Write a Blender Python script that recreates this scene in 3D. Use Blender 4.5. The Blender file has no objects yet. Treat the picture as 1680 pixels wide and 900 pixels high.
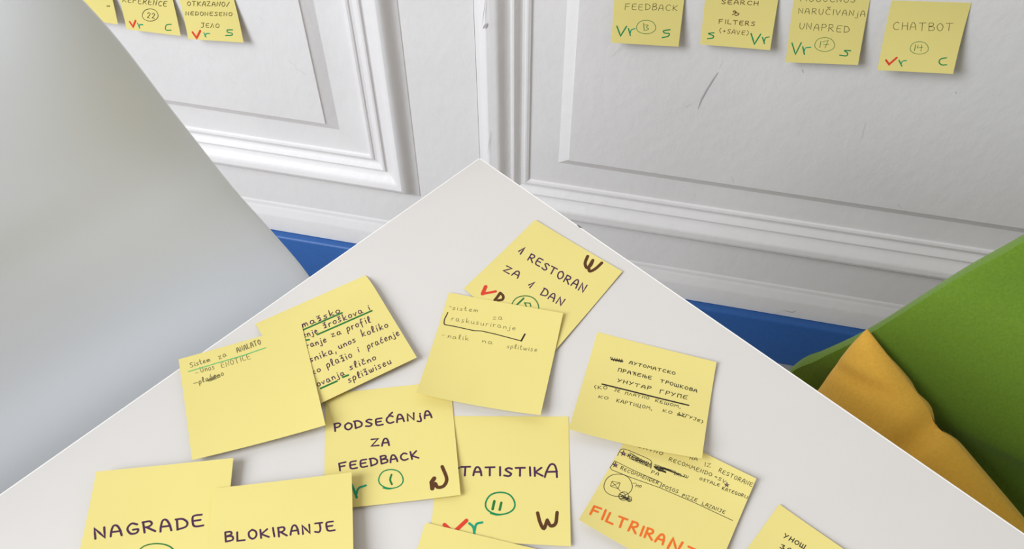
import bpy, bmesh, math, random
from mathutils import Vector, Matrix

# ------------------------------------------------------------------ camera, light, exposure
TT = 0.722                                  # table top height; the floor is z = 0
sc = bpy.context.scene
COL = sc.collection
cd = bpy.data.cameras.new('camera'); cam = bpy.data.objects.new('camera', cd); COL.objects.link(cam)
cd.sensor_width = 36; cd.lens = 36*1445.37/1680; cd.clip_start = .02; cd.clip_end = 50
th, ro = 0.892547, -0.00278
F = Vector((0, math.cos(th), -math.sin(th))); U0 = Vector((0, math.sin(th), math.cos(th))); R0 = Vector((1, 0, 0))
R = R0*math.cos(ro)+U0*math.sin(ro); U = -R0*math.sin(ro)+U0*math.cos(ro)
cam.matrix_world = Matrix(((R.x, U.x, -F.x, 0), (R.y, U.y, -F.y, 0), (R.z, U.z, -F.z, TT+0.46342), (0, 0, 0, 1)))
sc.camera = cam

world = bpy.data.worlds.new('world'); sc.world = world; world.use_nodes = True
bg = world.node_tree.nodes['Background']; bg.inputs[0].default_value = (1.0, .93, .845, 1); bg.inputs[1].default_value = .45

def area(name, loc, target, sx, sy, power, color):
    l = bpy.data.lights.new(name, 'AREA'); l.shape = 'RECTANGLE'; l.size = sx; l.size_y = sy; l.energy = power; l.color = color
    o = bpy.data.objects.new(name, l); COL.objects.link(o); o.location = loc
    o.rotation_euler = (Vector(target)-Vector(loc)).to_track_quat('-Z', 'Y').to_euler(); return o
area('window_daylight', (-1.80, -.62, 2.15), (0, .35, .72), 1.2, 1.6, 86, (.84, .905, 1.0))
sc.view_settings.view_transform = 'Standard'; sc.view_settings.look = 'None'
sc.view_settings.exposure = 0.0; sc.view_settings.gamma = 1; sc.view_settings.use_curve_mapping = False

# ------------------------------------------------------------------ frames of reference
YAW = -0.21754
T = Vector((math.cos(YAW), math.sin(YAW), 0)); NB = Vector((math.sin(YAW), -math.cos(YAW), 0))   # along the wall, out of the wall
D = 0.8577
def wp(u, z, h=0): return T*u-NB*D+NB*h+Vector((0, 0, z+TT))     # wall point, z from table level
PH = 0.79802
CT = Vector((-0.02419, 0.48721, TT))                              # far corner of the table top
EL = -Vector((math.cos(PH), math.sin(PH), 0)); ER = Vector((math.sin(PH), -math.cos(PH), 0))
UZ = Vector((0, 0, 1))

# ------------------------------------------------------------------ helpers
def link(name, me, mat=None, parent=None, smooth=False):
    o = bpy.data.objects.new(name, me); COL.objects.link(o)
    if mat: me.materials.append(mat)
    if smooth:
        for f in me.polygons: f.use_smooth = True
    if parent: o.parent = parent; o.matrix_parent_inverse = Matrix.Translation(-parent.location) if parent.type == 'EMPTY' else Matrix()
    return o
def mesh(name, v, f):
    me = bpy.data.meshes.new(name); me.from_pydata([tuple(x) for x in v], [], f); me.update()
    bm = bmesh.new(); bm.from_mesh(me); bmesh.ops.recalc_face_normals(bm, faces=bm.faces); bm.to_mesh(me); bm.free(); return me
def empty(name, loc):
    o = bpy.data.objects.new(name, None); COL.objects.link(o); o.location = loc; o.empty_display_size = .05; return o
def tag(o, label=None, cat=None, group=None, kind=None):
    for k, x in (('label', label), ('category', cat), ('group', group), ('kind', kind)):
        if x: o[k] = x
    return o
def box(o0, a, b, c):          # corner and three edge vectors
    v = [o0, o0+a, o0+a+b, o0+b]; v += [x+c for x in v]
    return v, [(0, 1, 2, 3), (4, 5, 6, 7), (0, 1, 5, 4), (1, 2, 6, 5), (2, 3, 7, 6), (3, 0, 4, 7)]
def boxes(name, bs):
    v, f = [], []
    for b in bs:
        a, c = box(*b); n = len(v); v += a; f += [tuple(i+n for i in x) for x in c]
    return mesh(name, v, f)
def catmull(pts, n=6, closed=False):
    P = [Vector(p) for p in pts]; out = []
    if len(P) < 3: return P
    for i in range(len(P)-1):
        p0 = P[i-1] if i else P[0]*2-P[1]; p1, p2 = P[i], P[i+1]; p3 = P[i+2] if i+2 < len(P) else P[-1]*2-P[-2]
        for k in range(n):
            t = k/n
            out.append(.5*((2*p1)+(p2-p0)*t+(2*p0-5*p1+4*p2-p3)*t*t+(3*p1-p0-3*p2+p3)*t**3))
    return out+[P[-1]]
def tube(a, b, r, n=16, r2=None):
    a, b = Vector(a), Vector(b); d = (b-a).normalized(); x = d.orthogonal().normalized(); y = d.cross(x); r2 = r if r2 is None else r2
    v = [a+(x*math.cos(2*math.pi*i/n)+y*math.sin(2*math.pi*i/n))*r for i in range(n)]+[b+(x*math.cos(2*math.pi*i/n)+y*math.sin(2*math.pi*i/n))*r2 for i in range(n)]
    return v, [(i, (i+1) % n, n+(i+1) % n, n+i) for i in range(n)]+[tuple(range(n)), tuple(range(n, 2*n))]

# ------------------------------------------------------------------ materials
def mat(name, col, rough=.5, noise=None, bump=None, spec=.5, sheen=0, coat=0, mix=None, trans=None, sss=None):
    m = bpy.data.materials.new(name); m.use_nodes = True; nt = m.node_tree; b = nt.nodes['Principled BSDF']
    b.inputs['Base Color'].default_value = (*col, 1); b.inputs['Roughness'].default_value = rough
    b.inputs['Specular IOR Level'].default_value = spec; b.inputs['Sheen Weight'].default_value = sheen; b.inputs['Coat Weight'].default_value = coat
    tc = nt.nodes.new('ShaderNodeTexCoord'); src = tc.outputs['Object']
    if noise:
        sx, amt, det, stretch = noise
        mp = nt.nodes.new('ShaderNodeMapping'); mp.inputs['Scale'].default_value = stretch; nt.links.new(src, mp.inputs[0])
        n = nt.nodes.new('ShaderNodeTexNoise'); n.inputs['Scale'].default_value = sx; n.inputs['Detail'].default_value = det; nt.links.new(mp.outputs[0], n.inputs['Vector'])
        r = nt.nodes.new('ShaderNodeMapRange'); r.inputs[1].default_value = .3; r.inputs[2].default_value = .7; r.inputs[3].default_value = 0; r.inputs[4].default_value = 1
        nt.links.new(n.outputs[0], r.inputs[0])
        mx = nt.nodes.new('ShaderNodeMix'); mx.data_type = 'RGBA'; nt.links.new(r.outputs[0], mx.inputs['Factor'])
        c2 = mix or tuple(c*(1-amt) for c in col)
        mx.inputs[6].default_value = (*col, 1); mx.inputs[7].default_value = (*c2, 1); nt.links.new(mx.outputs[2], b.inputs['Base Color'])
    if bump:
        sx, st, dist, stretch = bump
        mp = nt.nodes.new('ShaderNodeMapping'); mp.inputs['Scale'].default_value = stretch; nt.links.new(src, mp.inputs[0])
        n = nt.nodes.new('ShaderNodeTexNoise'); n.inputs['Scale'].default_value = sx; n.inputs['Detail'].default_value = 4; nt.links.new(mp.outputs[0], n.inputs['Vector'])
        bp = nt.nodes.new('ShaderNodeBump'); bp.inputs['Strength'].default_value = st; bp.inputs['Distance'].default_value = dist
        nt.links.new(n.outputs[0], bp.inputs['Height']); nt.links.new(bp.outputs[0], b.inputs['Normal'])
    return m
def srgb(r, g, b): return tuple(((c/255)/12.92 if c/255 < .04045 else ((c/255+.055)/1.055)**2.4) for c in (r, g, b))
M = dict(
 paint=mat('white_gloss_paint', (.785, .755, .733), .42, noise=(9, .035, 4, (1, 1, 1)), bump=(75, .5, .0014, (1, 1, .65)), spec=.4),
 blue=mat('blue_paint', srgb(39, 92, 160), .45, noise=(160, .10, 3, (1, 1, 1)), bump=(220, .25, .0008, (1, 1, 1))),
 floor=mat('worn_grey_floor', (.40, .38, .35), .7, noise=(90, .35, 5, (1, 1, 1)), bump=(120, .5, .002, (1, 1, 1))),
 table=mat('white_laminate', (.655, .620, .575), .38, noise=(35, .015, 3, (1, 1, 1)), spec=.35),
 band=mat('edge_band_highlight', (.86, .83, .78), .35, spec=.5),  # white band, paler than the top: the edge's highlight is painted into its colour
 plastic=mat('white_moulded_plastic', (.765, .795, .825), .28, noise=(7, .03, 2, (1, 1, 1)), bump=(500, .08, .0003, (1, 1, 1)), spec=.45),
 metal=mat('grey_metal', (.45, .45, .46), .35),
 green=mat('green_fabric', srgb(102, 134, 36), .85, noise=(480, .16, 3, (1, 1, 1)), bump=(900, .35, .0006, (1, 1, 1)), spec=.2, sheen=.15),
 yellow=mat('mustard_fabric', srgb(232, 178, 70), .9, noise=(420, .10, 3, (1, 1, 1)), bump=(700, .35, .0006, (1, 1, 1)), spec=.15, sheen=.1),
 paper=mat('yellow_paper', srgb(225, 209, 128), .75, noise=(14, .035, 3, (1, 1, 1)), bump=(600, .06, .0002, (1, 1, 1)), spec=.2),
 scuff=mat('grey_scuff', (.44, .43, .43), .8),
 chip=mat('dark_chip', (.10, .09, .085), .8),
)
INK = dict(purple=srgb(72, 40, 70), pencil=srgb(118, 108, 70), brown=srgb(88, 52, 26), green=srgb(14, 130, 74), teal=srgb(20, 148, 108), red=srgb(214, 62, 44),
           orange=srgb(232, 108, 36), black=srgb(48, 42, 34), deepgreen=srgb(34, 112, 50), lightgreen=srgb(104, 184, 112), olive=srgb(72, 62, 26))
INKM = {k: mat(k+'_ink', c, .6, spec=.2) for k, c in INK.items()}

# ------------------------------------------------------------------ the wall: white panelling
PW, PERIOD, FZ, PTOP = .90, 1.245, -.362, 1.02
MW = .126                                                     # width of a panel's moulding
ks = (-2, -1, 0, 1)
u_lo, u_hi = -3.0, 2.6
def fld(k): return (-.111+k*PERIOD, -.111+k*PERIOD+PW)
H = -.0075; back = -.03; floor_z = -TT; top_z = 2.0
bs = []
def wb(u0, u1, z0, z1, h1=H, h0=back): bs.append((wp(u0, z0, h0), T*(u1-u0), UZ*(z1-z0), NB*(h1-h0)))
wb(u_lo, u_hi, floor_z, FZ-MW); wb(u_lo, u_hi, PTOP+MW, top_z)
prev = u_lo
for k in ks:
    a, b = fld(k); wb(prev, a-MW, FZ-MW, PTOP+MW); prev = b+MW
wb(prev, u_hi, FZ-MW, PTOP+MW)
wall = link('wall_back', boxes('wall_back', bs), M['paint']); tag(wall, kind='structure')
PROF = [(0, 0), (.0006, -.0018), (.0150, -.0087), (.0154, -.0089), (.017, -.009), (.052, -.009), (.0545, -.0085), (.056, -.006), (.059, -.0048), (.0615, -.0055), (.063, -.0072), (.0665, -.0074),
        (.070, -.006), (.0735, -.0025), (.0755, -.0012), (.0778, -.0015), (.079, -.0040), (.081, -.0044), (.085, -.0030), (.089, -.0002), (.093, .0038), (.098, .0076), (.103, .0090), (.107, .0082),
        (.1105, .0060), (.1135, .0025), (.1160, -.0012), (.1185, -.0040), (.1215, -.0060), (.1245, -.0070), (.126, -.0085)]
for k in ks:
    a, b = fld(k)
    # the raised field: a thin slab, very slightly uneven
    v, f = [], []
    nx, nz = 12, 16
    for j in range(nz+1):
        for i in range(nx+1): v.append(wp(a+(b-a)*i/nx, FZ+(PTOP-FZ)*j/nz, 0))
    for j in range(nz):
        for i in range(nx): q = j*(nx+1)+i; f.append((q, q+1, q+nx+2, q+nx+1))
    link('raised_panel', mesh('raised_panel', v, f), M['paint'], wall)
    v, f = [], []
    prof = []
    for i in range(len(PROF)-1):
        prof.append(PROF[i])
    prof.append(PROF[-1]); n = len(prof)
    for w, h in prof:
        for (x, z) in ((a-w, FZ-w), (b+w, FZ-w), (b+w, PTOP+w), (a-w, PTOP+w)): v.append(wp(x, z, h))
    for i in range(n-1):
        for c in range(4): d = (c+1) % 4; f.append((i*4+c, i*4+d, i*4+4+d, i*4+4+c))
    mo = link('panel_moulding', mesh('panel_moulding', v, f), M['paint'], wall, True)
    mo.data.set_sharp_from_angle(angle=math.radians(24))
def hmould(name, prof, m, parent=None, u0=u_lo, u1=u_hi):
    v, f = [], []; n = len(prof)
    for u in (u0, u1):
        for z, h in prof: v.append(wp(u, z, h))
    f = [(i, i+1, n+i+1, n+i) for i in range(n-1)]+[(n-1, 0, n, 2*n-1), tuple(range(n)), tuple(range(n, 2*n))]
    o = link(name, mesh(name, v, f), m, parent, True); o.data.set_sharp_from_angle(angle=math.radians(40)); return o
ZB = -.6165
hmould('plinth_moulding', [(-.552, -.0088), (-.555, -.0068), (-.559, -.0058), (-.562, -.0060), (-.564, -.0052), (-.568, -.0038), (-.573, -.0030), (-.578, -.0012), (-.583, -.0004), (ZB+.0012, -.0002), (ZB+.0008, -.0045), (ZB+.0008, -.02), (-.553, -.02)], M['paint'], wall)
hb = .0125
base = hmould('baseboard_back', [(floor_z, hb), (ZB-.0045, hb), (ZB-.0018, hb-.0012), (ZB-.0004, hb-.0035), (ZB, hb-.006), (ZB, -.0095), (floor_z, -.0095)], M['blue'])
tag(base, kind='structure')
# wear on the paint
def decal(name, pts, w, m, parent, h=.0006):
    P = [Vector(p) for p in pts]; v, f = [], []
    for i, p in enumerate(P):
        d = (P[min(i+1, len(P)-1)]-P[max(i-1, 0)]).normalized(); s = Vector((-d.y, d.x))*w*(.5 if 0 < i < len(P)-1 else .12)
        v += [wp(p.x+s.x, p.y+s.y, h), wp(p.x-s.x, p.y-s.y, h)]
    f = [(2*i, 2*i+1, 2*i+3, 2*i+2) for i in range(len(P)-1)]
    return link(name, mesh(name, v, f), m, parent)
decal('scuff_mark', [(0.0564, -0.1869), (0.0527, -0.1982), (0.0482, -0.2134), (0.0443, -0.2289), (0.0424, -0.2444)], 0.0016, M['scuff'], wall)
decal('scuff_mark', [(0.0591, -0.1709), (0.0568, -0.1816)], 0.0007, M['scuff'], wall)
decal('scuff_mark', [(-0.0674, -0.1844), (-0.0592, -0.1709)], 0.0008, M['scuff'], wall)
decal('scuff_mark', [(0.027, -0.2452), (0.0334, -0.2384)], 0.0012, M['scuff'], wall)
decal('scuff_mark', [(0.3113, -0.3517), (0.3197, -0.3588)], 0.0009, M['scuff'], wall)
decal('scuff_mark', [(0.1498, -0.1722), (0.1475, -0.1683)], 0.0022, M['scuff'], wall)
decal('scuff_mark', [(0.3142, -0.1708), (0.3163, -0.173)], 0.002, M['scuff'], wall)
decal('scuff_mark', [(0.2377, -0.2533), (0.2356, -0.2298)], 0.0015, M['paint'], wall)
decal('scuff_mark', [(0.102, -0.3459), (0.1075, -0.3581)], 0.0008, M['scuff'], wall)
decal('scuff_mark', [(-0.4889, -0.2589), (-0.4801, -0.2653)], 0.0007, M['scuff'], wall)
decal('scuff_mark', [(-0.4818, -0.2696), (-0.4673, -0.2781)], 0.0007, M['scuff'], wall)
decal('scuff_mark', [(-0.6063, -0.27), (-0.5968, -0.2734)], 0.0005, M['scuff'], wall)
decal('scuff_mark', [(-0.5833, -0.3079), (-0.5738, -0.3126)], 0.0005, M['scuff'], wall)
decal('scuff_mark', [(-0.5149, -0.1937), (-0.5116, -0.2004)], 0.0006, M['scuff'], wall)
decal('scuff_mark', [(0.2277, -0.6014), (0.2417, -0.6036), (0.2453, -0.5964)], 0.0014, M['scuff'], wall)
decal('paint_chip', [(-0.2213, -0.162), (-0.2189, -0.1583), (-0.2166, -0.1537)], 0.0035, M['scuff'], wall, 0.0104)
decal('paint_crack', [(-0.2173, -0.1235), (-0.2191, -0.1351), (-0.2208, -0.1469), (-0.2218, -0.157)], 0.0007, M['scuff'], wall, 0.0104)
decal('paint_crack', [(-0.2149, -0.3205), (-0.2179, -0.3405), (-0.2209, -0.3632)], 0.0007, M['scuff'], wall, 0.0104)
decal('paint_chip', [(-0.1025, -0.4657), (-0.1045, -0.4623)], 0.002, M['chip'], wall, 0.0062)
decal('paint_chip', [(-0.0921, -0.4753), (-0.094, -0.4732)], 0.002, M['chip'], wall, 0.0021999999999999997)


fl = link('floor', boxes('floor', [(T*u_lo-NB*(D+.02)+UZ*-.04, T*(u_hi-u_lo), NB*3.4, UZ*.04)]), M['floor']); tag(fl, kind='structure')

# ------------------------------------------------------------------ table
LL, LR, TH = .80, 1.40, .025
tb = empty('table', (CT+EL*LL/2+ER*LR/2).xy.to_3d())
tag(tb, 'white rectangular table with one corner pointing at the panelled wall, covered in yellow notes', 'table')
bt = .0012
def slab_mesh(name, o0, a, b, c, bev, seg=2):
    v, f = box(o0, a, b, c); me = mesh(name, v, f); bm = bmesh.new(); bm.from_mesh(me)
    bmesh.ops.bevel(bm, geom=bm.edges[:], offset=bev, segments=seg, affect='EDGES', profile=.5); bm.to_mesh(me); bm.free(); return me
link('tabletop', slab_mesh('tabletop', CT+(EL+ER)*bt-UZ*TH, EL*(LL-2*bt), ER*(LR-2*bt), UZ*TH, .0002, 1), M['table'], tb)
for (o0, a, b) in ((CT, EL*LL, ER*bt), (CT, ER*LR, EL*bt), (CT+ER*(LR-bt), EL*LL, ER*bt), (CT+EL*(LL-bt), ER*LR, EL*bt)):
    link('edge_band', slab_mesh('edge_band', o0-UZ*TH, a, b, UZ*(TH-.0001), .0004, 2), M['band'], tb)
for (s, r) in ((.06, .06), (LL-.06, .06), (.06, LR-.06), (LL-.06, LR-.06)):
    c = CT+EL*s+ER*r; c.z = 0
    link('leg', boxes('leg', [(c-EL*.02-ER*.02, EL*.04, ER*.04, UZ*(TT-TH))]), M['metal'], tb)
for (s0, r0, a, b) in ((.08, .05, EL*(LL-.16), ER*.02), (.08, LR-.07, EL*(LL-.16), ER*.02), (.05, .08, ER*(LR-.16), EL*.02), (LL-.07, .08, ER*(LR-.16), EL*.02)):
    c = CT+EL*s0+ER*r0; c.z = TT-TH-.03
    link('frame_rail', boxes('frame_rail', [(c, a, b, UZ*.03)]), M['metal'], tb)
c = CT+ER*.1003+UZ*.0001
link('edge_chip', mesh('edge_chip', [c-ER*.002-EL*.0002, c+ER*.0028-EL*.0002, c+ER*.0015+EL*.0010, c-ER*.001+EL*.0007], [(0, 1, 2, 3)]), M['chip'], tb)['label'] = 'small dark chip in the table edge'

# ------------------------------------------------------------------ moulded seats
def shell(name, rows, width, e, o, curl, power, m, parent, thick, na=28, nr=8, centre=0.0, mid=None):
    """rows: (s_edge, outward, z, width factor) of the near edge, from seat front to the top of the back; centre: how far the middle is dished"""
    R_ = catmull([Vector((r[0], r[1], r[2])) for r in rows], nr); Wf = catmull([Vector((r[3], 0, 0)) for r in rows], nr)
    Cf = catmull([Vector((r[4] if len(r) > 4 else 1, 0, 0)) for r in rows], nr)
    Mf = catmull([Vector((0, r[0], r[1])) for r in mid], nr) if mid else None
    v, f = [], []; n = len(R_)
    for i, p in enumerate(R_):
        q0, q1 = R_[max(i-1, 0)], R_[min(i+1, n-1)]; d = Vector((0, q1.y-q0.y, q1.z-q0.z)).normalized()
        nrm = Vector((0, -d.z, d.y))                            # towards the sitter
        for j in range(na+1):
            a = j/na*2-1; g = 1-abs(a)**power; dish = 1-a*a
            q = p+Vector((width*Wf[i].x*(a+1)/2, 0, 0))+nrm*(curl*Cf[i].x*g-centre*dish)
            if mid: k = 1-abs(a)**2.6; q = q+Vector((0, (Mf[i].y-p.y)*k, (Mf[i].z-p.z)*k))
            v.append(CT+e*q.x+o*q.y+UZ*q.z)
    for i in range(n-1):
        for j in range(na): k = i*(na+1)+j; f.append((k, k+1, k+na+2, k+na+1))
    me = mesh(name, v, f)
    # make the normals face the sitter
    ob = link(name, me, m, parent, True)
    s = ob.modifiers.new('thickness', 'SOLIDIFY'); s.thickness = thick; s.offset = 0
    b = ob.modifiers.new('soft_rim', 'BEVEL'); b.width = thick*.35; b.segments = 3; b.limit_method = 'ANGLE'; b.angle_limit = math.radians(60)
    return ob
wc = empty('moulded_chair', (CT+EL*.42-ER*-.1+ER*0).xy.to_3d())
tag(wc, 'white moulded plastic chair with a wide reclined back at the left table edge', 'chair')
WOUT = -ER
rows = [(.185, -.27, -.275, .88, .3), (.165, -.22, -.262, .93, .3), (.155, -.15, -.235, .97, .3), (.149, -.085, -.185, 1, .3), (.147, -.04, -.125, 1, .3), (.147, .0, -.078, 1, .3), (.1475, .030, -.036, 1, .3), (.1545, .050, 0, 1, .5), (.1635, .071, .038, 1, .8), (.1725, .094, .0875, .99, 1.0),
        (.191, .103, .170, .95, 1.1), (.212, .118, .22, .88, 1.0), (.245, .13, .245, .76, .6)]
mid = [(-.28, -.287), (-.21, -.282), (-.13, -.27), (-.06, -.235), (-.01, -.175), (.02, -.105), (.05, -.050), (.085, -.012), (.113, .03), (.133, .082), (.168, .155), (.195, .185), (.215, .205)]
shell('shell', rows, .56, EL, WOUT, .026, 8, M['plastic'], wc, .006, na=48, mid=mid)
for (s, r) in ((.26, -.20), (.60, -.20), (.26, .02), (.60, .02)):
    a = CT+EL*s+WOUT*r+UZ*-.32; b = a+EL*((s-.42)*.25)+WOUT*((r+.11)*.25); b.z = 0
    v, f = tube(b, a, .009, 16, .012); link('leg', mesh('leg', v, f), M['metal'], wc, True)
link('seat_support', boxes('seat_support', [(CT+EL*.23+WOUT*-.21+UZ*-.325, EL*.40, WOUT*.02, UZ*.015), (CT+EL*.23+WOUT*.01+UZ*-.325, EL*.40, WOUT*.02, UZ*.015), (CT+EL*.40+WOUT*-.19+UZ*-.325, EL*.04, WOUT*.20, UZ*.015)]), M['metal'], wc)

gc = empty('lounge_chair', (CT+ER*.62-EL*.02).xy.to_3d())
tag(gc, 'green upholstered lounge chair with a curved back, beside the right edge of the table', 'chair')
GOUT = -EL
rows = [(.37, -.42, -.42, .72), (.36, -.36, -.40, .76), (.34, -.20, -.395, .82), (.31, -.07, -.39, .88), (.262, .02, -.365, .94), (.228, .075, -.31, 1), (.231, .115, -.245, 1), (.2405, .1395, -.19, 1), (.2565, .1455, -.156, 1),
        (.2785, .1635, -.117, .98), (.308, .196, -.0513, .96), (.3305, .213, -.004, .93), (.352, .235, .05, .90), (.375, .26, .12, .85), (.42, .275, .165, .74), (.47, .28, .18, .60)]
shell('upholstered_shell', rows, .78, ER, GOUT, .006, 6, M['green'], gc, .012, centre=.065, na=40)
for (s, r) in ((.42, -.30), (.88, -.30), (.36, .02), (.88, .02)):
    a = CT+ER*s+GOUT*r+UZ*-.40; b = a.copy(); b.z = 0
    v, f = tube(b, a, .012, 16, .018); link('leg', mesh('leg', v, f), M['metal'], gc, True)

# ------------------------------------------------------------------ cushion
def cushion(T0, r, d, W_, H_, th, name, m):
    n = 90; v, f = [], []
    r, d = r.normalized(), d.normalized(); nn = r.cross(d).normalized()
    if nn.z < 0: nn = -nn
    rnd = random.Random(4)
    def P(u, w, side):
        x, y = u*2-1, w*2-1
        pin = .035*(1-abs(x))*0
        prof = max(0, (1-x**4))**.55*max(0, (1-y**4))**.55
        cx = x*(1-.045*(1-y*y)); cy = y*(1-.045*(1-x*x))
        cx += .085*math.exp(-((w-.30)/.17)**2)*max(0, 1-u*2.5)
        cy += .024*math.exp(-((u-.21)/.025)**2)*math.exp(-(w/.10)**2)
        wr = .0016*math.sin(9*x+4*y)*math.sin(7*y-3*x)
        # a fold running in from the far corner
        q_ = u*.42+w*.30; fold = -.0055*math.exp(-((q_-.052-.012*math.sin(9*(u-w)))/.006)**2)-.002*math.exp(-((q_-.028)/.005)**2)
        notch = -.008*math.exp(-((u-.21-w*.12)/.022)**2)*math.exp(-(w/.20)**2)
        return T0+r*(W_*(cx+1)/2)+d*(H_*(cy+1)/2)+nn*side*(th/2*prof+(wr+fold+notch)*min(1, prof*2.5+.3)+.0015)
    for side in (1, -1):
        for j in range(n+1):
            for i in range(n+1): v.append(P(i/n, j/n, side))
    N1 = (n+1)**2
    for j in range(n):
        for i in range(n):
            k = j*(n+1)+i; f.append((k, k+1, k+n+2, k+n+1)); f.append((N1+k, N1+k+n+1, N1+k+n+2, N1+k+1))
    ring = [i for i in range(n+1)]+[j*(n+1)+n for j in range(1, n+1)]+[n*(n+1)+i for i in range(n-1, -1, -1)]+[j*(n+1) for j in range(n-1, 0, -1)]
    for i in range(len(ring)): a, b = ring[i], ring[(i+1) % len(ring)]; f.append((a, b, N1+b, N1+a))
    return link(name, mesh(name, v, f), m, None, True)
Lg = lambda s, o, z: CT+ER*s+GOUT*o+UZ*z
T0 = Lg(.2765, .152, -.106)
cu = cushion(T0, Lg(.4355, .101, -.121)-T0, Lg(.243, .118, -.183)-T0, .42, .30, .10, 'cushion', M['yellow'])
tag(cu, 'mustard yellow cushion leaning in the green lounge chair behind the table edge', 'cushion')

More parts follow.
